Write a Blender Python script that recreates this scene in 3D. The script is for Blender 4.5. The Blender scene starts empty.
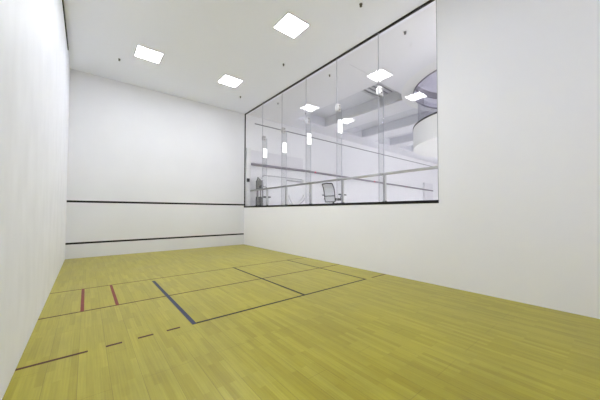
import bpy, bmesh, math, random
from mathutils import Vector, Matrix
random.seed(7)
S = bpy.context.scene
COL = S.collection
PI = math.pi
W, L, H = 6.096, 12.192, 6.1            # court width, length, height (metres)
GF = 1.5                                # gallery floor level

# ------------------------------------------------------------------ helpers
# World frame: X to the right along the front wall, Y = -distance from the front wall, Z up.
def srgb(r, g, b):
    f = lambda c: (c / 255 / 12.92) if c / 255 <= 0.04045 else ((c / 255 + 0.055) / 1.055) ** 2.4
    return (f(r), f(g), f(b), 1.0)

class MB:
    """collects shapes for ONE mesh object; points are (x, d, z), d = distance from front wall plane"""
    def __init__(self):
        self.bm = bmesh.new()
    def box(self, x0, x1, d0, d1, z0, z1, bev=0.0):
        r = bmesh.ops.create_cube(self.bm, size=1)
        M = Matrix.Translation(((x0 + x1) / 2, -(d0 + d1) / 2, (z0 + z1) / 2)) @ Matrix.Diagonal((abs(x1 - x0), abs(d1 - d0), abs(z1 - z0), 1))
        bmesh.ops.transform(self.bm, matrix=M, verts=r['verts'])
        if bev:
            es = {e for v in r['verts'] for e in v.link_edges}
            bmesh.ops.bevel(self.bm, geom=list(es), offset=bev, segments=2, affect='EDGES', profile=0.5)
        return self
    def cyl(self, a, b, r0, r1=None, n=16, caps=True):
        a = Vector((a[0], -a[1], a[2])); b = Vector((b[0], -b[1], b[2]))
        r1 = r0 if r1 is None else r1
        v = b - a
        q = Vector((0, 0, 1)).rotation_difference(v.normalized()).to_matrix().to_4x4()
        bmesh.ops.create_cone(self.bm, cap_ends=caps, segments=n, radius1=r0, radius2=r1, depth=v.length,
                              matrix=Matrix.Translation((a + b) / 2) @ q)
        return self
    def tube(self, pts, r, n=10, closed=False):
        P = [Vector((p[0], -p[1], p[2])) for p in pts]
        rings = []
        m = len(P)
        for i in range(m):
            if closed:
                t = (P[(i + 1) % m] - P[i - 1]).normalized()
            else:
                t = (P[min(i + 1, m - 1)] - P[max(i - 1, 0)]).normalized()
            up = Vector((0, 0, 1)) if abs(t.z) < 0.9 else Vector((1, 0, 0))
            s = t.cross(up).normalized(); u = s.cross(t).normalized()
            if i and rings:
                pass
            rings.append([self.bm.verts.new(P[i] + s * (r * math.cos(2 * PI * k / n)) + u * (r * math.sin(2 * PI * k / n))) for k in range(n)])
        last = m if closed else m - 1
        for i in range(last):
            A, B = rings[i], rings[(i + 1) % m]
            for k in range(n):
                self.bm.faces.new((A[k], A[(k + 1) % n], B[(k + 1) % n], B[k]))
        if not closed:
            self.bm.faces.new(rings[0][::-1]); self.bm.faces.new(rings[-1])
        return self
    def lathe(self, c, prof, n=48, a0=0.0, a1=2 * PI, closed_profile=False):
        """prof: (radius, z) pairs revolved about the vertical through c = (x, d)"""
        full = abs((a1 - a0) - 2 * PI) < 1e-6
        m = n if full else n + 1
        rings = []
        for i in range(m):
            a = a0 + (a1 - a0) * i / n
            rings.append([self.bm.verts.new((c[0] + r * math.cos(a), -(c[1] + r * math.sin(a)), z)) for r, z in prof])
        k = len(prof)
        for i in range(n):
            A, B = rings[i], rings[(i + 1) % m]
            for j in range(k if closed_profile else k - 1):
                self.bm.faces.new((A[j], A[(j + 1) % k], B[(j + 1) % k], B[j]))
        return self
    def prism(self, poly, ax, v0, v1):
        """polygon in the plane normal to ax ('x': (d,z), 'd': (x,z), 'z': (x,d)), extruded v0..v1"""
        def mk(p, v):
            if ax == 'x': return (v, -p[0], p[1])
            if ax == 'd': return (p[0], -v, p[1])
            return (p[0], -p[1], v)
        A = [self.bm.verts.new(mk(p, v0)) for p in poly]
        B = [self.bm.verts.new(mk(p, v1)) for p in poly]
        n = len(poly)
        self.bm.faces.new(A); self.bm.faces.new(B[::-1])
        for i in range(n):
            self.bm.faces.new((A[i], A[(i + 1) % n], B[(i + 1) % n], B[i]))
        return self
    def build(self, name, mat, parent=None, smooth=False, origin=None):
        bmesh.ops.recalc_face_normals(self.bm, faces=self.bm.faces[:])
        me = bpy.data.meshes.new(name)
        if parent is not None and origin is None:
            off = parent_world(parent)
        elif origin is not None:
            off = Vector((origin[0], -origin[1], origin[2]))
        else:
            off = Vector((0, 0, 0))
        bmesh.ops.translate(self.bm, verts=self.bm.verts[:], vec=-off)
        self.bm.to_mesh(me); self.bm.free()
        me.materials.append(mat)
        if smooth:
            for p in me.polygons: p.use_smooth = True
        o = bpy.data.objects.new(name, me)
        COL.objects.link(o)
        if parent is not None:
            o.parent = parent
            o.location = off - parent_world(parent)
        else:
            o.location = off
        return o

def parent_world(o):
    v = Vector(o.location)
    while o.parent:
        o = o.parent; v += Vector(o.location)
    return v

def tag(o, label, cat, group=None, kind=None):
    o['label'] = label; o['category'] = cat
    if group: o['group'] = group
    if kind: o['kind'] = kind
    return o

def thing(name, label, cat, loc, group=None):
    o = bpy.data.objects.new(name, None); COL.objects.link(o)
    o.empty_display_size = 0.1
    o.location = (loc[0], -loc[1], loc[2])
    return tag(o, label, cat, group)

def struct(o, label=None, cat=None):
    o['kind'] = 'structure'
    if label: o['label'] = label
    if cat: o['category'] = cat
    return o

def dup(root, loc, label):
    r = root.copy(); COL.objects.link(r); r.location = (loc[0], -loc[1], loc[2]); r['label'] = label
    for ch in list(root.children):
        c = ch.copy(); COL.objects.link(c); c.parent = r
        for g in list(ch.children):
            e = g.copy(); COL.objects.link(e); e.parent = c
    return r

# ------------------------------------------------------------------ materials
def base_mat(name):
    m = bpy.data.materials.new(name); m.use_nodes = True
    nt = m.node_tree
    return m, nt, nt.nodes['Principled BSDF']

def setin(b, **k):
    for n, v in k.items():
        b.inputs[n.replace('_', ' ')].default_value = v

def paint(name, col, rough=0.6, var=0.04, scale=1.5, bump=0.0, spec=0.3, stretch=(1, 1, 1)):
    """painted surface: base colour with faint cloudy unevenness of the paint"""
    m, nt, b = base_mat(name)
    N, K = nt.nodes, nt.links
    tc = N.new('ShaderNodeTexCoord'); mp = N.new('ShaderNodeMapping'); mp.inputs['Scale'].default_value = stretch
    K.new(tc.outputs['Object'], mp.inputs['Vector'])
    nz = N.new('ShaderNodeTexNoise'); nz.inputs['Scale'].default_value = scale; nz.inputs['Detail'].default_value = 6
    K.new(mp.outputs[0], nz.inputs['Vector'])
    rp = N.new('ShaderNodeValToRGB')
    c0 = tuple(c * (1 - var) for c in col[:3]) + (1,); c1 = tuple(min(1, c * (1 + var)) for c in col[:3]) + (1,)
    rp.color_ramp.elements[0].position = 0.3; rp.color_ramp.elements[0].color = c0
    rp.color_ramp.elements[1].position = 0.7; rp.color_ramp.elements[1].color = c1
    K.new(nz.outputs['Fac'], rp.inputs[0]); K.new(rp.outputs[0], b.inputs['Base Color'])
    setin(b, Roughness=rough)
    b.inputs['Specular IOR Level'].default_value = spec
    if bump:
        bp = N.new('ShaderNodeBump'); bp.inputs['Strength'].default_value = bump; bp.inputs['Distance'].default_value = 0.01
        n2 = N.new('ShaderNodeTexNoise'); n2.inputs['Scale'].default_value = 60
        K.new(mp.outputs[0], n2.inputs['Vector']); K.new(n2.outputs['Fac'], bp.inputs['Height']); K.new(bp.outputs[0], b.inputs['Normal'])
    return m

def metal(name, col, rough=0.3, metallic=1.0):
    m, nt, b = base_mat(name)
    N, K = nt.nodes, nt.links
    nz = N.new('ShaderNodeTexNoise'); nz.inputs['Scale'].default_value = 30
    mr = N.new('ShaderNodeMapRange'); mr.inputs['To Min'].default_value = rough * 0.8; mr.inputs['To Max'].default_value = rough * 1.2
    K.new(nz.outputs['Fac'], mr.inputs['Value']); K.new(mr.outputs[0], b.inputs['Roughness'])
    b.inputs['Base Color'].default_value = col; b.inputs['Metallic'].default_value = metallic
    return m

def emit(name, col, strength):
    m = bpy.data.materials.new(name); m.use_nodes = True
    nt = m.node_tree; nt.nodes.clear()
    e = nt.nodes.new('ShaderNodeEmission'); e.inputs[0].default_value = col; e.inputs[1].default_value = strength
    o = nt.nodes.new('ShaderNodeOutputMaterial'); nt.links.new(e.outputs[0], o.inputs[0])
    return m

def glass(name, tint, refl=0.03, graze=0.35):
    """clear sheet glass: passes light straight through, mirrors more at grazing angles"""
    m = bpy.data.materials.new(name); m.use_nodes = True
    nt = m.node_tree; nt.nodes.clear(); N, K = nt.nodes, nt.links
    g = N.new('ShaderNodeNewGeometry')
    dt = N.new('ShaderNodeVectorMath'); dt.operation = 'DOT_PRODUCT'
    K.new(g.outputs['Incoming'], dt.inputs[0]); K.new(g.outputs['Normal'], dt.inputs[1])
    ab = N.new('ShaderNodeMath'); ab.operation = 'ABSOLUTE'; K.new(dt.outputs['Value'], ab.inputs[0])
    om = N.new('ShaderNodeMath'); om.operation = 'SUBTRACT'; om.inputs[0].default_value = 1; K.new(ab.outputs[0], om.inputs[1])
    pw = N.new('ShaderNodeMath'); pw.operation = 'POWER'; pw.inputs[1].default_value = 5; K.new(om.outputs[0], pw.inputs[0])
    ma = N.new('ShaderNodeMath'); ma.operation = 'MULTIPLY_ADD'; ma.inputs[1].default_value = graze; ma.inputs[2].default_value = refl
    K.new(pw.outputs[0], ma.inputs[0])
    t = N.new('ShaderNodeBsdfTransparent'); t.inputs[0].default_value = tint
    gl = N.new('ShaderNodeBsdfGlossy'); gl.inputs['Roughness'].default_value = 0.0
    mx = N.new('ShaderNodeMixShader'); K.new(ma.outputs[0], mx.inputs[0]); K.new(t.outputs[0], mx.inputs[1]); K.new(gl.outputs[0], mx.inputs[2])
    o = N.new('ShaderNodeOutputMaterial'); K.new(mx.outputs[0], o.inputs[0])
    return m

def wood_floor():
    m, nt, b = base_mat('maple_strip_floor')
    N, K = nt.nodes, nt.links
    tc = N.new('ShaderNodeTexCoord')
    mp = N.new('ShaderNodeMapping'); mp.inputs['Rotation'].default_value = (0, 0, PI / 2)
    K.new(tc.outputs['Object'], mp.inputs['Vector'])
    def brick(w, h, off, mort, freq):
        t = N.new('ShaderNodeTexBrick')
        t.inputs['Scale'].default_value = 1.0
        t.inputs['Brick Width'].default_value = w; t.inputs['Row Height'].default_value = h
        t.inputs['Mortar Size'].default_value = mort; t.inputs['Mortar Smooth'].default_value = 0.3
        t.inputs['Bias'].default_value = 0.0
        t.offset = off; t.offset_frequency = freq; t.squash = 1.0
        t.inputs['Color1'].default_value = (0, 0, 0, 1); t.inputs['Color2'].default_value = (1, 1, 1, 1)
        t.inputs['Mortar'].default_value = (0.5, 0.5, 0.5, 1)
        K.new(mp.outputs[0], t.inputs['Vector'])
        return t
    b1 = brick(0.62, 0.0571, 0.37, 0.0, 2)
    b2 = brick(1.7, 0.2284, 0.43, 0.0016, 3)
    r1 = N.new('ShaderNodeValToRGB')
    e = r1.color_ramp.elements
    e[0].position = 0.0; e[0].color = FLOOR[0]
    e[1].position = 1.0; e[1].color = FLOOR[2]
    x = e.new(0.45); x.color = FLOOR[1]
    sep = N.new('ShaderNodeSeparateColor'); K.new(b1.outputs['Color'], sep.inputs[0])
    K.new(sep.outputs[0], r1.inputs[0])
    # long grain
    mg = N.new('ShaderNodeMapping'); mg.inputs['Scale'].default_value = (1.2, 38, 1)
    K.new(mp.outputs[0], mg.inputs['Vector'])
    ng = N.new('ShaderNodeTexNoise'); ng.inputs['Scale'].default_value = 1.6; ng.inputs['Detail'].default_value = 5
    K.new(mg.outputs[0], ng.inputs['Vector'])
    m1 = N.new('ShaderNodeMix'); m1.data_type = 'RGBA'; m1.blend_type = 'MULTIPLY'
    gr = N.new('ShaderNodeValToRGB'); gr.color_ramp.elements[0].position = 0.3; gr.color_ramp.elements[0].color = (0.80, 0.79, 0.72, 1)
    gr.color_ramp.elements[1].position = 0.62; gr.color_ramp.elements[1].color = (1, 1, 1, 1)
    K.new(ng.outputs['Fac'], gr.inputs[0])
    m1.inputs[0].default_value = 0.75
    K.new(r1.outputs[0], m1.inputs[6]); K.new(gr.outputs[0], m1.inputs[7])
    # worn, dirty patches with their own shape
    nw = N.new('ShaderNodeTexNoise'); nw.inputs['Scale'].default_value = 0.9; nw.inputs['Detail'].default_value = 7; nw.inputs['Roughness'].default_value = 0.65
    K.new(mp.outputs[0], nw.inputs['Vector'])
    wr = N.new('ShaderNodeValToRGB'); wr.color_ramp.elements[0].position = 0.33; wr.color_ramp.elements[0].color = (0.86, 0.85, 0.80, 1)
    wr.color_ramp.elements[1].position = 0.6; wr.color_ramp.elements[1].color = (1, 1, 1, 1)
    K.new(nw.outputs['Fac'], wr.inputs[0])
    m2 = N.new('ShaderNodeMix'); m2.data_type = 'RGBA'; m2.blend_type = 'MULTIPLY'; m2.inputs[0].default_value = 1
    K.new(m1.outputs[2], m2.inputs[6]); K.new(wr.outputs[0], m2.inputs[7])
    # dark seams between some board rows
    m3 = N.new('ShaderNodeMix'); m3.data_type = 'RGBA'; m3.blend_type = 'MIX'
    sc = N.new('ShaderNodeMath'); sc.operation = 'MULTIPLY'; sc.inputs[1].default_value = 0.6
    K.new(b2.outputs['Fac'], sc.inputs[0])
    K.new(sc.outputs[0], m3.inputs[0]); K.new(m2.outputs[2], m3.inputs[6]); m3.inputs[7].default_value = FLOOR[3]
    K.new(m3.outputs[2], b.inputs['Base Color'])
    rr = N.new('ShaderNodeMapRange'); rr.inputs['To Min'].default_value = 0.26; rr.inputs['To Max'].default_value = 0.4
    K.new(nw.outputs['Fac'], rr.inputs['Value']); K.new(rr.outputs[0], b.inputs['Roughness'])
    b.inputs['Specular IOR Level'].default_value = 0.42
    return m

FLOOR = [srgb(164, 153, 36), srgb(171, 161, 42), srgb(180, 171, 56), srgb(84, 72, 14)]
M = {}
LAMP = (0.905, 0.935, 1.0, 1)
M['floor'] = wood_floor()
M['wall_front'] = paint('white_front_wall_paint', srgb(228, 228, 231), 0.55, 0.018, 0.9, 0.05)
M['wall_left'] = paint('scuffed_white_left_wall_paint', srgb(240, 241, 248), 0.55, 0.04, 2.4, 0.08, stretch=(1, 1.1, 0.6))
M['wall_right'] = paint('smooth_white_right_wall_paint', srgb(245, 245, 251), 0.6, 0.006, 0.5)
M['ceiling'] = paint('white_ceiling_paint', srgb(243, 245, 254), 0.8, 0.006, 0.5)
M['gallery_wall'] = paint('pale_gallery_wall_paint', srgb(240, 240, 242), 0.6, 0.008, 0.5)
M['gallery_ceiling'] = paint('pale_gallery_ceiling_paint', srgb(234, 234, 238), 0.8, 0.006, 0.5)
M['coffer'] = paint('grey_coffer_paint', srgb(220, 221, 226), 0.8, 0.02, 1.0)
M['gallery_floor'] = paint('light_gallery_floor', srgb(238, 238, 238), 0.5, 0.03, 3.0)
M['band'] = paint('grey_wall_band_paint', srgb(229, 228, 232), 0.6, 0.03, 1.0)
M['reveal'] = paint('grey_reveal_line', srgb(128, 126, 132), 0.6, 0.03, 4.0)
M['black'] = paint('black_frame', srgb(16, 15, 17), 0.45, 0.1, 5.0)
M['wall_line'] = paint('black_wall_line_paint', srgb(14, 14, 16), 0.6, 0.1, 5.0)
M['line_dark'] = paint('dark_brown_line_paint', srgb(84, 60, 22), 0.5, 0.2, 3.0)
M['line_short'] = paint('dark_line_paint', srgb(74, 44, 20), 0.5, 0.2, 3.0)
M['line_red'] = paint('dark_red_line_paint', srgb(128, 50, 48), 0.5, 0.12, 4.0)
M['line_receive'] = paint('black_red_line_paint', srgb(70, 24, 18), 0.5, 0.15, 4.0)
M['line_blue'] = paint('navy_blue_line_paint', srgb(44, 52, 84), 0.5, 0.12, 4.0)
M['line_navy'] = paint('black_navy_line_paint', srgb(34, 30, 38), 0.5, 0.12, 4.0)
M['lamp_frame'] = paint('grey_lamp_trim', srgb(128, 126, 124), 0.5, 0.02, 5.0)
M['court_lamp'] = emit('court_lamp_diffuser', LAMP, 45.0)
M['gallery_fill'] = emit('gallery_fill_diffuser', (1.0, 0.985, 0.965, 1), 53.0)
M['shaft_fill'] = emit('shaft_fill_diffuser', (1, 0.99, 0.98, 1), 30.0)
M['fin_reflection'] = emit('fin_reflection_glow', (1, 1, 1, 1), 2.2)  # glow standing for bright reflections in the fin glass
M['glass'] = glass('clear_court_glass', (0.985, 0.985, 0.99, 1), 0.04, 0.10)
M['fin'] = glass('clear_fin_glass', (0.93, 0.935, 0.94, 1), 0.02, 0.35)
M['fin_edge'] = paint('polished_glass_edge', srgb(196, 198, 206), 0.2, 0.02, 3.0)
M['tower_glass'] = glass('curved_stair_glass', (0.93, 0.93, 0.955, 1), 0.02, 0.3)
M['joint'] = paint('grey_silicone_joint', srgb(176, 176, 184), 0.5, 0.03, 6.0)
M['clamp'] = metal('brushed_steel_clamp', srgb(214, 212, 210), 0.3)
M['rail'] = metal('brushed_rail_steel', srgb(182, 182, 180), 0.35)
M['post_dark'] = metal('dark_post_shoe', srgb(58, 58, 60), 0.5)
M['chair_frame'] = paint('dark_grey_chair_frame', srgb(44, 44, 48), 0.45, 0.05, 8.0)
M['mesh_fabric'] = paint('grey_mesh_fabric', srgb(226, 226, 228), 0.9, 0.04, 40.0)
M['seat_fabric'] = paint('black_seat_fabric', srgb(44, 44, 48), 0.95, 0.08, 30.0)
M['machine'] = paint('grey_machine_enamel', srgb(118, 118, 116), 0.45, 0.05, 8.0)
M['machine_dark'] = paint('dark_weight_plates', srgb(84, 84, 84), 0.5, 0.08, 8.0)
M['white_enamel'] = paint('white_enamel', srgb(232, 232, 232), 0.4, 0.02, 5.0)
M['pale_tube'] = paint('pale_grey_tube', srgb(186, 184, 188), 0.4, 0.03, 5.0)
M['dark_rail'] = paint('dark_grey_handrail', srgb(146, 140, 148), 0.5, 0.05, 4.0)
M['red'] = paint('red_marker', srgb(215, 40, 90), 0.5, 0.05, 4.0)
M['drum'] = paint('off_white_drum_plaster', srgb(238, 238, 236), 0.7, 0.01, 0.8)
M['shaft'] = paint('grey_shaft_plaster', srgb(226, 225, 232), 0.8, 0.02, 0.8)
M['louvre'] = paint('grey_vent_slats', srgb(196, 196, 202), 0.6, 0.02, 4.0)
M['louvre_back'] = paint('dark_vent_back', srgb(120, 120, 128), 0.8, 0.05, 4.0)
M['grey_band'] = paint('mid_grey_band_paint', srgb(142, 138, 146), 0.7, 0.03, 3.0)
M['dot'] = paint('dark_sprinkler', srgb(104, 102, 104), 0.5, 0.05, 6.0)

# ------------------------------------------------------------------ court shell
T = 0.2
fl = struct(MB().box(-T, W + T, -T, L + T, -0.15, 0).build('floor', M['floor']), 'olive yellow maple strip court floor with painted lines', 'floor')
wf = struct(MB().box(-T, W, -T, 0, 0, H).build('wall_front', M['wall_front']), 'white front wall with two black horizontal lines', 'wall')
wl = struct(MB().box(-T, 0, 0, L + T, 0, H).build('wall_left', M['wall_left']), 'scuffed white left side wall', 'wall')
struct(MB().box(0, W, L, L + T, 0, H).build('wall_back', M['wall_right']), 'white back wall behind the camera', 'wall')
WD1, WZ0, WZ1 = 8.875, 1.70, 6.1        # window opening: far end at the front wall, near end, sill
struct(MB().box(W, W + 0.18, WD1, L + T, 0, H).build('wall_right', M['wall_right']), 'smooth white right side wall beside the long window', 'wall')
struct(MB().box(W, W + 0.18, 0, WD1, 0, WZ0).build('wall_right', M['wall_right']), 'smooth white right side wall under the long window', 'wall')
struct(MB().box(-T, W + 0.18, -T, L + T, H, H + 0.15).build('ceiling', M['ceiling']), 'white court ceiling with square lights', 'ceiling')
struct(MB().box(0, 0.02, 1.4, L, H - 0.065, H - 0.002).build('trim_1', M['black']), 'black strip along the top of the left wall', 'trim')

# front wall lines (paint film 2 mm proud)
MB().box(0.0, W, 0, 0.002, 0.452, 0.512).build('tin_line', M['wall_line'], wf)
MB().box(0.0, W, 0, 0.002, 1.795, 1.862).build('service_line', M['wall_line'], wf)

# floor lines
def fline(name, mat, x0, x1, d0, d1, h=0.0012):
    return MB().box(x0, x1, d0, d1, 0, h).build(name, M[mat], fl)
D1, D2, D3 = 4.54, 6.05, 7.58
fline('front_service_line', 'line_dark', 0, W, D1 - 0.016, D1 + 0.016)
fline('short_line', 'line_short', 0, W, D2 - 0.018, D2 + 0.018)
fline('box_line', 'line_red', 0.447, 0.491, D1, D2, 0.002)
fline('box_line', 'line_red', 0.880, 0.924, D1, D2, 0.002)
fline('receiving_line', 'line_receive', 0, 0.53, D3 - 0.02, D3 + 0.02)
for a, b_ in ((0.685, 0.835), (0.99, 1.15), (1.30, 1.455)):
    fline('receiving_dash', 'line_receive', a, b_, D3 - 0.02, D3 + 0.02)
fline('receiving_line', 'line_receive', 5.56, W, D3 - 0.018, D3 + 0.018)
fline('court_side_line', 'line_blue', 1.605, 1.66, D1 + 0.2, D3 + 0.02, 0.0022)
fline('half_court_line', 'line_navy', 3.535, 3.58, D1 - 0.03, D3, 0.0022)
fline('court_side_line', 'line_navy', 5.31, 5.345, D1, D3, 0.0022)
fline('court_cross_line', 'line_navy', 1.66, 5.345, D3 - 0.02, D3 + 0.02, 0.0022)

# ------------------------------------------------------------------ window wall of glass
win = bpy.data.objects.new('window_1', None); COL.objects.link(win); win.location = (W, 0, WZ0)
struct(win, 'long frameless glass wall in a thin black frame looking into the gallery', 'window')
f = MB()
f.box(W - 0.006, W + 0.024, 0, WD1, WZ0 + 0.0, WZ0 + 0.066)
f.box(W - 0.006, W + 0.06, 0, WD1, H - 0.024, H - 0.001)
f.box(W - 0.003, W + 0.05, 0.0, 0.013, WZ0 + 0.06, H - 0.02)
f.build('window_frame', M['black'], win)
MB().box(W - 0.002, W + 0.05, WD1 - 0.014, WD1, WZ0 + 0.06, H - 0.02).build('edge_strip', M['joint'], win)
JD = [1.63, 3.07, 4.51, 5.94, 7.40]
ed = [0.02] + JD + [WD1 - 0.014]
for a, b_ in zip(ed[:-1], ed[1:]):
    MB().box(W + 0.008, W + 0.020, a + 0.004, b_ - 0.004, WZ0 + 0.06, H - 0.022).build('pane', M['glass'], win)
for j in JD:
    MB().box(W + 0.006, W + 0.022, j - 0.005, j + 0.005, WZ0 + 0.06, H - 0.022).build('glazing_joint', M['joint'], win)

# glass fins behind the joints, each with a steel clamp on top
fin_words = ['nearest the front wall corner', 'second from the front wall', 'just left of the office chair',
             'just right of the office chair', 'nearest the right end of the glass wall']
fin = thing('glass_fin', 'narrow glass fin behind the window joint, ' + fin_words[0], 'glass fin', (W + 0.03, JD[0], WZ0), 'glass fins behind the window joints')
MB().box(W + 0.026, W + 0.225, JD[0] - 0.006, JD[0] + 0.006, WZ0, 4.62).build('fin_sheet', M['fin'], fin)
MB().box(W + 0.225, W + 0.232, JD[0] - 0.007, JD[0] + 0.007, WZ0, 4.62).build('fin_edge', M['fin_edge'], fin)
c = MB()
c.box(W + 0.024, W + 0.16, JD[0] + 0.008, JD[0] + 0.03, 4.50, 4.72, 0.004)
c.box(W + 0.024, W + 0.16, JD[0] - 0.03, JD[0] - 0.008, 4.50, 4.72, 0.004)
c.box(W + 0.022, W + 0.034, JD[0] - 0.075, JD[0] + 0.075, 4.53, 4.69, 0.003)
c.build('clamp', M['clamp'], fin)
for z in (4.555, 4.665):
    MB().cyl((W + 0.10, JD[0] - 0.04, z), (W + 0.10, JD[0] + 0.04, z), 0.016).build('bolt', M['post_dark'], fin)
fins = [fin]
for j, w_ in zip(JD[1:], fin_words[1:]):
    fins.append(dup(fin, (W + 0.03, j, WZ0), 'narrow glass fin behind the window joint, ' + w_))

# glowing panels added to imitate reflections in four of the fins, not real lamps
refl_words = ['lowest in view, on the fin nearest the front wall corner', 'on the second fin from the front wall', 'on the middle fin of the glass wall', 'on the fin just right of the office chair']
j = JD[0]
refl_panel = thing('fin_reflection_panel', 'small upright white panel standing in for a reflection, ' + refl_words[0], 'reflection stand-in', (W + 0.13, j, 3.98), 'reflection stand-ins on the glass fins')
MB().box(W + 0.04, W + 0.215, j + 0.007, j + 0.020, 3.79, 4.17, 0.003).build('fin_reflection_back', M['lamp_frame'], refl_panel)
MB().box(W + 0.042, W + 0.213, j + 0.020, j + 0.034, 3.792, 4.168, 0.003).build('diffuser', M['fin_reflection'], refl_panel)  # glowing face that imitates the reflection, not a lamp diffuser
for j, w_ in zip(JD[1:4], refl_words[1:]):
    dup(refl_panel, (W + 0.13, j, {3.07: 3.95, 4.51: 3.98, 5.94: 4.05}[j]), 'small upright white panel standing in for a reflection, ' + w_)

# ------------------------------------------------------------------ gallery shell
GX0, GX1, GD1 = W + 0.18, 29.0, 14.0
TC = (11.2, 8.2); TR = 2.3              # round stairwell: centre, radius
struct(MB().box(GX0, GX1, -T, GD1, GF - 0.15, GF).build('gallery_floor', M['gallery_floor']), 'pale floor of the gallery behind the glass', 'floor')
gw = struct(MB().box(W, GX1, -T, 0, GF - 0.15, H).build('wall_gallery_far', M['gallery_wall']), 'pale far wall of the gallery behind the glass', 'wall')
struct(MB().box(GX1, GX1 + T, -T, GD1, GF - 0.15, H).build('wall_gallery_end', M['gallery_wall']), 'distant end wall of the gallery', 'wall')
struct(MB().box(GX0, GX1, GD1, GD1 + T, GF - 0.15, H).build('wall_gallery_near', M['gallery_wall']), 'near end wall of the gallery', 'wall')
struct(MB().box(W, GX0, L + T, GD1 + T, GF - 0.15, H).build('wall_gallery_side', M['gallery_wall']), 'short side wall of the gallery', 'wall')
coffers = [(8.38, 10.32), (11.5, 13.5), (14.6, 16.5), (17.5, 19.4), (20.5, 22.4), (23.5, 25.4)]
CD0, CD1, CH = 1.02, 5.88, 0.5
# ceiling plate with rectangular coffers and a round stairwell opening (2D curve with holes -> mesh)
cu = bpy.data.curves.new('gallery_ceiling', 'CURVE'); cu.dimensions = '2D'; cu.fill_mode = 'BOTH'; cu.extrude = 0.03
def spline(pts):
    s = cu.splines.new('POLY'); s.points.add(len(pts) - 1); s.use_cyclic_u = True
    for p, q in zip(s.points, pts): p.co = (q[0], -q[1], 0, 1)
spline([(GX0, 0), (GX1, 0), (GX1, GD1), (GX0, GD1)])
for a, b_ in coffers:
    spline([(a, CD0), (b_, CD0), (b_, CD1), (a, CD1)])
spline([(TC[0] + TR * math.cos(2 * PI * k / 96), TC[1] + TR * math.sin(2 * PI * k / 96)) for k in range(96)])
tmp = bpy.data.objects.new('tmp', cu); COL.objects.link(tmp)
bpy.context.view_layer.update()
me = bpy.data.meshes.new_from_object(tmp.evaluated_get(bpy.context.evaluated_depsgraph_get()))
bpy.data.objects.remove(tmp)
me.materials.clear(); me.materials.append(M['gallery_ceiling'])
gc = bpy.data.objects.new('gallery_ceiling', me); COL.objects.link(gc); gc.location = (0, 0, H + 0.03)
struct(gc, 'pale gallery ceiling with deep coffers and a round opening', 'ceiling')
for a, b_ in coffers:
    m_ = MB(); t = 0.06
    m_.box(a - t, a, CD0 - t, CD1 + t, H + 0.06, H + CH).box(b_, b_ + t, CD0 - t, CD1 + t, H + 0.06, H + CH)
    m_.box(a, b_, CD0 - t, CD0, H + 0.06, H + CH).box(a, b_, CD1, CD1 + t, H + 0.06, H + CH)
    m_.box(a - t, b_ + t, CD0 - t, CD1 + t, H + CH, H + CH + t)
    m_.build('coffer', M['coffer'], gc)
# trims on the far wall
struct(MB().box(6.62, 28.0, 0, 0.012, 5.73, 5.775).build('trim_2', M['reveal']), 'thin grey line high on the far gallery wall', 'trim')
struct(MB().box(6.385, 9.6, 0, 0.02, 3.80, 4.45).build('trim_3', M['band']), 'pale grey band on the far gallery wall above the dark rail', 'trim')
struct(MB().box(6.66, 7.55, 5.957, 5.963, H - 0.003, H + 0.001).build('trim_4', M['joint']), 'fine seam in the gallery ceiling', 'trim')
struct(MB().box(23.25, 24.8, 0, 0.15, GF, 4.1).build('trim_5', M['band']), 'grey pier at the far right end of the gallery wall', 'trim')
# white wall pier standing in the window's left end
struct(MB().box(W + 0.07, W + 0.285, 0, 0.10, GF, 4.5).build('trim_6', M['white_enamel']), 'narrow white upright at the left end of the glass wall', 'trim')

# ------------------------------------------------------------------ round stairwell
sh = struct(MB().lathe(TC, [(TR, H + 0.06), (TR, 8.6), (TR + 0.08, 8.6), (TR + 0.08, H + 0.06)], 72, closed_profile=True).build('wall_stairwell', M['shaft'], smooth=False),
            'round grey shaft above the opening in the gallery ceiling', 'wall')
struct(MB().lathe(TC, [(0.001, 8.6), (TR + 0.08, 8.6), (TR + 0.08, 8.7), (0.001, 8.7)], 72).build('stairwell_roof', M['shaft']), 'roof of the round shaft', 'ceiling')
MB().lathe(TC, [(TR - 0.05, 6.5), (TR, 6.5), (TR, 6.75), (TR - 0.05, 6.75)], 72, closed_profile=True).build('dark_band', M['grey_band'], sh)
MB().lathe(TC, [(TR - 0.05, 7.75), (TR, 7.75), (TR, 8.2), (TR - 0.05, 8.2)], 72, closed_profile=True).build('dark_band', M['grey_band'], sh)
struct(MB().lathe(TC, [(TR - 0.0, H - 0.022), (TR + 0.42, H + 0.0), (TR + 0.02, H + 0.0)], 72, closed_profile=True).build('trim_7', M['drum'], smooth=False),
       'pale flared ring around the round ceiling opening', 'trim')
struct(MB().lathe(TC, [(TR - 0.035, H - 0.05), (TR, H - 0.05), (TR, H + 0.0), (TR - 0.035, H + 0.0)], 96, closed_profile=True).build('trim_8', M['grey_band']), 'thin dark edge of the round ceiling opening', 'trim')
bal = thing('round_balcony', 'round white stair balcony with a dark rim below the ceiling opening', 'balcony', (TC[0], TC[1], GF))
MB().lathe(TC, [(0.001, 3.9), (TR, 3.9), (TR, 4.675), (TR - 0.1, 4.675), (TR - 0.1, 4.0), (0.001, 4.0)], 96).build('drum', M['drum'], bal, smooth=False)
MB().lathe(TC, [(TR - 0.12, 4.66), (TR + 0.012, 4.66), (TR + 0.012, 4.715), (TR - 0.12, 4.715)], 96, closed_profile=True).build('rim', M['black'], bal)
MB().lathe(TC, [(2.12, 4.0), (2.135, 4.0), (2.135, H + 0.1), (2.12, H + 0.1)], 96, closed_profile=True).build('glass_screen', M['tower_glass'], bal, smooth=True)
stair = bal
st = MB(); N_ = 60
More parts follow.
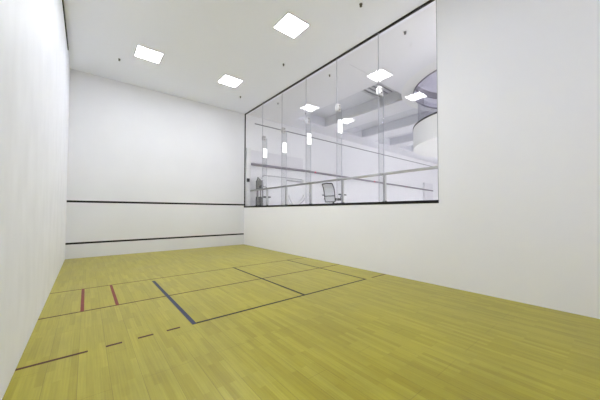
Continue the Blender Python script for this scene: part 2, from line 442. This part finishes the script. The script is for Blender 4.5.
for side in (0,):
    ring = []
    for i in range(N_ + 1):
        a = math.radians(120) + math.radians(430) * i / N_; z = 4.0 + 3.3 * i / N_
        ring.append([st.bm.verts.new((TC[0] + r * math.cos(a), -(TC[1] + r * math.sin(a)), z + dz)) for r, dz in ((1.62, 0), (1.68, 0), (1.68, 0.3), (1.62, 0.3))])
    for i in range(N_):
        for k in range(4):
            st.bm.faces.new((ring[i][k], ring[i][(k + 1) % 4], ring[i + 1][(k + 1) % 4], ring[i + 1][k]))
    st.bm.faces.new(ring[0]); st.bm.faces.new(ring[-1][::-1])
st.build('stringer', M['white_enamel'], stair)
MB().cyl((TC[0], TC[1], GF), (TC[0], TC[1], 8.6), 0.12, n=24).build('newel_post', M['shaft'], stair, smooth=True)
for i in range(18):
    a0 = math.radians(120 + 430 * i / 18); a1 = math.radians(120 + 430 * (i + 1) / 18); z = 4.0 + 3.3 * (i + 0.7) / 18
    p = [(TC[0] + r * math.cos(a), TC[1] + r * math.sin(a)) for r, a in ((0.1, a0), (1.62, a0), (1.62, (a0 + a1) / 2), (1.62, a1), (0.1, a1))]
    MB().prism(p, 'z', z, z + 0.05).build('tread', M['shaft'], stair)

# ------------------------------------------------------------------ ceiling lights
def ceiling_light(x, d, mat, label, group):
    s = 0.305
    t = thing('ceiling_light', label, 'ceiling light', (x, d, H), group)
    fr = MB()
    for (a, b_, c_, e_) in ((-s - 0.022, s + 0.022, -s - 0.022, -s), (-s - 0.022, s + 0.022, s, s + 0.022), (-s - 0.022, -s, -s, s), (s, s + 0.022, -s, s)):
        fr.box(x + a, x + b_, d + c_, d + e_, H - 0.012, H)
    fr.build('frame', M['lamp_frame'], t)
    MB().box(x - s, x + s, d - s, d + s, H - 0.008, H - 0.001).build('diffuser', M[mat], t)
    return t
cl = ceiling_light(1.80, 2.50, 'court_lamp', 'square white ceiling light on the left, nearest the left wall', 'court ceiling lights')
dup(cl, (4.28, 2.53, H), 'square white ceiling light near the top right corner of the front wall')
dup(cl, (4.28, 6.15, H), 'square white ceiling light on the court ceiling closest to the viewer')
for x, d, w_ in ((1.80, 6.15, 'above the left wall before the camera'), (1.80, 9.80, 'over the camera near the left wall, added to brighten the walls')):  # the second lamp is unseen, added to even out wall brightness
    dup(cl, (x, d, H), 'square white court ceiling light out of view ' + w_)
gl = ceiling_light(7.6, 10.2, 'gallery_fill', 'added unseen square fill light in the gallery nearest the glass wall', 'added gallery fill lights')  # unseen lamps added to light the gallery, no fixtures visible there
for x, d, w_ in ((7.6, 12.6, 'behind the one nearest the glass wall'), (14.2, 10.2, 'just behind the round balcony'), (14.2, 12.6, 'in the second row behind the round balcony'),
                 (17.4, 10.2, 'in the middle of the first row'), (17.4, 12.6, 'in the middle of the second row'), (20.6, 10.2, 'deep in the first row'), (20.6, 12.6, 'deep in the second row'),
                 (23.8, 10.2, 'at the far end of the first row'), (23.8, 12.6, 'at the far end of the second row'), (11.2, 12.6, 'in the second row beside the round balcony')):
    dup(gl, (x, d, H), 'added unseen square fill light in the gallery ' + w_)

# ------------------------------------------------------------------ sprinklers, vent
def sprinkler(x, d, label, r=0.03):
    t = thing('ceiling_sprinkler', label, 'sprinkler', (x, d, H), 'ceiling sprinklers')
    MB().cyl((x, d, H), (x, d, H - 0.012), r, n=20).build('escutcheon', M['lamp_frame'], t)
    h = MB().cyl((x, d, H - 0.012), (x, d, H - 0.04), r * 0.5, n=14)
    h.cyl((x, d, H - 0.05), (x, d, H - 0.056), r * 0.8, n=16).cyl((x - r * .6, d, H - 0.012), (x - r * .6, d, H - 0.052), 0.004, n=6).cyl((x + r * .6, d, H - 0.012), (x + r * .6, d, H - 0.052), 0.004, n=6)
    h.build('deflector', M['dot'], t)
    return t
sp = sprinkler(1.16, 1.67, 'small dark sprinkler on the court ceiling beside the leftmost light')
for x, d, w_ in ((5.09, 4.64, 'small dark sprinkler on the court ceiling between the big light and the window'),
                 (5.10, 1.62, 'small dark sprinkler on the court ceiling by the front right corner'),
                 (6.59, 2.06, 'small sprinkler on the gallery ceiling at the far left of the window'),
                 (6.64, 5.10, 'small sprinkler on the gallery ceiling right of the middle fin'),
                 (8.20, 1.94, 'small sprinkler on the gallery ceiling beside the first coffer')):
    dup(sp, (x, d, H), w_)
sl = ceiling_light(12.1, 8.2, 'shaft_fill', 'added unseen square fill light at the top of the round shaft', 'added shaft fill light')  # unseen lamp added to brighten the inside of the shaft
sl.location.z = 8.6
del sl['group']
sp2 = sprinkler(5.04, 7.70, 'round pale sprinkler on the court ceiling right of the closest light', 0.036)
dup(sp2, (6.62, 7.85, H), 'round pale sprinkler on the gallery ceiling at the top right of the window')
vt = thing('ceiling_vent', 'grey slatted air vent inside the nearest coffer', 'vent', (9.3, 5.1, H + CH))
MB().box(8.5, 10.28, 4.35, 5.86, H + CH - 0.012, H + CH - 0.001).build('backing', M['louvre_back'], vt)
for i in range(7):
    d = 4.40 + i * 0.21
    MB().box(8.5, 10.28, d, d + 0.12, H + CH - 0.05, H + CH - 0.012).build('slat', M['louvre'], vt)

# ------------------------------------------------------------------ railing in the gallery
RX = W + 0.27
rail = thing('guard_rail', 'long steel guard rail on posts just behind the glass wall', 'railing', (RX, 4.5, GF))
MB().tube([(RX, 0.02, 2.495), (RX, 12.0, 2.495)], 0.034, 12).build('top_rail', M['rail'], rail, smooth=True)
for d in (1.6, 3.0, 4.46, 5.93, 7.39, 9.0, 10.6):
    p = MB().box(RX - 0.025, RX + 0.035, d - 0.034, d + 0.034, GF, 2.48, 0.004).build('post', M['rail'], rail)
    MB().box(RX - 0.03, RX + 0.04, d - 0.045, d + 0.045, GF, 1.80, 0.006).build('post_shoe', M['post_dark'], p)
hb = thing('post_bracket', 'small dark bracket on the narrow white upright at the left end of the glass wall', 'bracket', (W + 0.14, 0.12, 2.95))
MB().box(W + 0.08, W + 0.2, 0.10, 0.16, 2.90, 3.06, 0.006).build('plate', M['post_dark'], hb)
MB().cyl((W + 0.14, 0.16, 2.98), (W + 0.14, 0.22, 2.98), 0.03).build('knob', M['post_dark'], hb)

# ------------------------------------------------------------------ office chair (faces into the gallery)
def chair(x, d, rot):
    ch = thing('office_chair', 'grey mesh-back office chair with armrests behind the guard rail', 'chair', (0, 0, 0))
    # built about the origin facing +x, then the root is placed
    bk = MB()
    prof = [(-0.20, 0.36), (-0.225, 0.52), (-0.25, 0.68), (-0.30, 0.84), (-0.40, 0.975)]
    w = lambda i: 0.205 + 0.012 * math.sin(i * 0.8)
    for s in (-1, 1):
        bk.tube([(px, s * w(i), pz) for i, (px, pz) in enumerate(prof)], 0.017, 8)
    bk.tube([(prof[-1][0], -w(4), prof[-1][1]), (prof[-1][0] - 0.02, 0, prof[-1][1] + 0.02), (prof[-1][0], w(4), prof[-1][1])], 0.02, 8)
    bk.tube([(prof[0][0], -w(0), prof[0][1]), (prof[0][0], w(0), prof[0][1])], 0.018, 8)
    bo = bk.build('back_frame', M['chair_frame'], ch, smooth=True)
    ms = MB()
    for i in range(4):
        (x0, z0), (x1, z1) = prof[i], prof[i + 1]
        vs = [ms.bm.verts.new(v) for v in ((x0, -w(i), z0), (x0, w(i), z0), (x1, w(i + 1), z1), (x1, -w(i + 1), z1),
                                           (x0 + 0.012, -w(i), z0), (x0 + 0.012, w(i), z0), (x1 + 0.012, w(i + 1), z1), (x1 + 0.012, -w(i + 1), z1))]
        for q in ((0, 1, 2, 3), (7, 6, 5, 4), (0, 4, 5, 1), (2, 6, 7, 3), (1, 5, 6, 2), (0, 3, 7, 4)):
            ms.bm.faces.new([vs[k] for k in q])
    ms.build('backrest', M['mesh_fabric'], ch)
    MB().box(-0.252, -0.222, -0.2, 0.2, 0.55, 0.58, 0.008).build('lumbar_bar', M['chair_frame'], ch)
    MB().box(-0.19, 0.27, -0.24, 0.24, 0.42, 0.49, 0.025).build('seat', M['seat_fabric'], ch)
    for s in (-1, 1):
        a = MB().tube([(-0.1, s * 0.22, 0.45), (-0.08, s * 0.34, 0.47), (-0.02, s * 0.34, 0.60)], 0.016, 8).build('armrest_support', M['chair_frame'], ch, smooth=True)
        MB().box(-0.16, 0.28, s * 0.34 - 0.04, s * 0.34 + 0.04, 0.595, 0.635, 0.012).build('armrest', M['seat_fabric'], ch)
    MB().cyl((0, 0, 0.09), (0, 0, 0.42), 0.03).build('gas_column', M['chair_frame'], ch, smooth=True)
    for k in range(5):
        a = 2 * PI * k / 5; ux, ud = math.cos(a), math.sin(a)
        leg = MB().cyl((0.03 * ux, 0.03 * ud, 0.1), (0.29 * ux, 0.29 * ud, 0.075), 0.024, 0.016, 8).build('base_leg', M['chair_frame'], ch)
        MB().cyl((0.29 * ux - 0.02 * ud, 0.29 * ud + 0.02 * ux, 0.03), (0.29 * ux + 0.02 * ud, 0.29 * ud - 0.02 * ux, 0.03), 0.03, n=14).build('caster', M['seat_fabric'], leg)
    ch.location = (x, -d, GF); ch.rotation_euler = (0, 0, rot)
    return ch
chair(7.2, 4.72, math.radians(12))

# ------------------------------------------------------------------ exercise machine by the far left corner
mx, md = 6.69, 0.40
mc = thing('weight_machine', 'tall grey weight machine in the far left corner behind the glass', 'exercise machine', (mx, md, GF))
fr = MB()
for px, pd in ((mx - 0.18, md + 0.12), (mx + 0.12, md - 0.14)):
    fr.box(px - 0.03, px + 0.03, pd - 0.03, pd + 0.03, GF, 3.02, 0.006)
fr.box(mx - 0.21, mx + 0.3, md - 0.32, md - 0.26, GF, GF + 0.07, 0.006).box(mx - 0.21, mx + 0.3, md + 0.26, md + 0.32, GF, GF + 0.07, 0.006)
fr.box(mx + 0.24, mx + 0.29, md - 0.22, md - 0.17, GF, 2.9, 0.006)
fr.box(mx - 0.03, mx + 0.03, md - 0.3, md + 0.3, GF + 0.0, GF + 0.06, 0.006)
fr.tube([(mx - 0.18, md + 0.12, 3.0), (mx - 0.1, md, 3.1), (mx + 0.12, md - 0.14, 3.0)], 0.035, 10)
fr.build('frame', M['machine'], mc)
MB().box(mx - 0.16, mx + 0.1, md - 0.1, md + 0.14, 2.52, 2.98, 0.02).build('shroud', M['machine'], mc)
for k in range(8):
    MB().box(mx - 0.15, mx + 0.1, md - 0.1, md + 0.1, 1.72 + k * 0.062, 1.72 + k * 0.062 + 0.052, 0.005).build('weight_plate', M['machine_dark'], mc)
rd = MB()
for s in (-0.06, 0.02):
    rd.cyl((mx + s, md, GF + 0.1), (mx + s, md, 2.6), 0.012, n=10)
rd.build('guide_rod', M['clamp'], mc, smooth=True)
MB().cyl((mx - 0.05, md + 0.16, 2.66), (mx - 0.05, md + 0.22, 2.66), 0.08, n=20).build('pulley', M['machine_dark'], mc, smooth=True)
MB().box(mx + 0.18, mx + 0.52, md - 0.12, md + 0.16, 2.17, 2.24, 0.02).build('seat', M['machine_dark'], mc)
MB().box(mx + 0.42, mx + 0.46, md - 0.02, md + 0.02, GF, 2.17, 0.004).build('seat_post', M['machine'], mc)
MB().tube([(mx + 0.05, md + 0.2, 2.7), (mx + 0.2, md + 0.25, 2.66), (mx + 0.26, md + 0.25, 2.4)], 0.018, 8).build('lever_arm', M['machine'], mc, smooth=True)

# long bent bar on the far wall and a shorter one under it
wb = thing('wall_bar', 'long pale bar with a bent left end along the far gallery wall', 'bar', (8.2, 0.12, 3.2))
MB().tube([(6.95, 0.12, 3.12), (6.99, 0.12, 3.22), (7.1, 0.12, 3.28), (7.4, 0.12, 3.285), (9.45, 0.12, 3.265)], 0.022, 8).build('bar', M['pale_tube'], wb, smooth=True)
for x in (7.4, 9.3):
    MB().cyl((x, 0, 3.275), (x, 0.12, 3.275), 0.016).build('bracket', M['pale_tube'], wb, smooth=True)
wb2 = thing('wall_bar', 'short pale bar with a round white end knob under the long bar', 'bar', (8.9, 0.12, 3.13))
MB().tube([(8.42, 0.12, 3.145), (9.4, 0.12, 3.125)], 0.03, 8).build('bar', M['pale_tube'], wb2, smooth=True)
k_ = MB(); bmesh.ops.create_uvsphere(k_.bm, u_segments=16, v_segments=10, radius=0.11, matrix=Matrix.Translation((9.5, -0.14, 3.14)))
k_.build('knob', M['white_enamel'], wb2, smooth=True)
MB().cyl((8.7, 0, 3.14), (8.7, 0.12, 3.14), 0.016).build('bracket', M['pale_tube'], wb2, smooth=True)

# white trainer frame with splayed curved tubes
tx, td = 7.82, 1.62
tr = thing('exercise_bench', 'low white bench frame with splayed curved legs behind the rail', 'exercise bench', (tx, td, GF))
def arc(dx, top, off=0.0):
    return [(tx + dx * (1 - (1 - t) ** 1.8) + off, td, GF + 0.22 + (top - GF - 0.22) * t ** 0.75) for t in [i / 8 for i in range(9)]]
MB().tube(arc(-0.32, 2.26), 0.045, 8).build('curved_arm', M['white_enamel'], tr, smooth=True)
MB().tube(arc(-0.20, 2.12, -0.16), 0.026, 8).build('curved_arm', M['white_enamel'], tr, smooth=True)
MB().tube(arc(0.55, 2.32), 0.045, 8).build('curved_arm', M['white_enamel'], tr, smooth=True)
MB().tube(arc(0.50, 2.16, 0.1), 0.026, 8).build('curved_arm', M['pale_tube'], tr, smooth=True)
MB().box(tx - 0.4, tx + 0.6, td - 0.05, td + 0.05, GF + 0.17, GF + 0.23, 0.01).build('beam', M['white_enamel'], tr)
for s in (-0.3, 0.5):
    MB().box(tx + s - 0.03, tx + s + 0.03, td - 0.25, td + 0.25, GF, GF + 0.17, 0.01).build('foot', M['pale_tube'], tr)

# dark handrail along the far gallery wall with red markers
dr = thing('wall_handrail', 'dark grey handrail with red markers running along the far gallery wall', 'handrail', (8.0, 0.12, 3.7))
def rz(x): return 3.765 - max(0, x - 9.7) * 0.0205
MB().tube([(6.39, 0.12, 3.75), (9.7, 0.12, 3.765), (24.75, 0.16, rz(24.75))], 0.06, 8).build('rail', M['dark_rail'], dr, smooth=True)
for x in (7.2, 9.5, 12.0, 15.0, 18.5, 22.0):
    MB().cyl((x, 0.0, rz(x)), (x, 0.12, rz(x)), 0.02, n=8).build('bracket', M['dark_rail'], dr, smooth=True)
for x in (10.37, 15.9, 20.1):
    MB().cyl((x, 0.165, rz(x)), (x, 0.20, rz(x)), 0.05, n=14).build('marker', M['red'], dr)

# ------------------------------------------------------------------ camera
cam = bpy.data.cameras.new('camera'); co = bpy.data.objects.new('camera', cam); COL.objects.link(co)
yaw, pit, rol, foc, sx, sy = 0.69867, 0.027, 0.00226, 263.95763, 8.35635, 4.66294
def to_world(X, Y, Z):
    c, s = math.cos(rol), math.sin(rol); X, Z = c * X - s * Z, s * X + c * Z
    c, s = math.cos(pit), math.sin(pit); Y, Z = c * Y - s * Z, s * Y + c * Z
    c, s = math.cos(yaw), math.sin(yaw); X, Y = c * X + s * Y, -s * X + c * Y
    return Vector((X, Y, Z))
r_, u_, b_ = to_world(1, 0, 0), to_world(0, 0, 1), to_world(0, -1, 0)
R = Matrix((r_, u_, b_)).transposed().to_4x4()
co.matrix_world = Matrix.Translation((0.49075, -11.32907, 1.51256)) @ R
cam.sensor_fit = 'HORIZONTAL'; cam.sensor_width = 36.0; cam.lens = foc / 600 * 36.0
cam.shift_x = -sx / 600; cam.shift_y = sy / 600
cam.clip_start = 0.05
S.camera = co

# ------------------------------------------------------------------ world and colour management
w = bpy.data.worlds.new('world'); S.world = w; w.use_nodes = True
w.node_tree.nodes['Background'].inputs[0].default_value = (0.8, 0.85, 0.9, 1); w.node_tree.nodes['Background'].inputs[1].default_value = 0.3
S.view_settings.view_transform = 'Standard'; S.view_settings.look = 'None'
S.view_settings.exposure = 0.15; S.view_settings.gamma = 1.0
S.view_settings.use_curve_mapping = False
try:
    S.cycles.max_bounces = 16; S.cycles.diffuse_bounces = 10; S.cycles.transparent_max_bounces = 24
    S.cycles.sample_clamp_indirect = 40.0
except Exception:
    pass
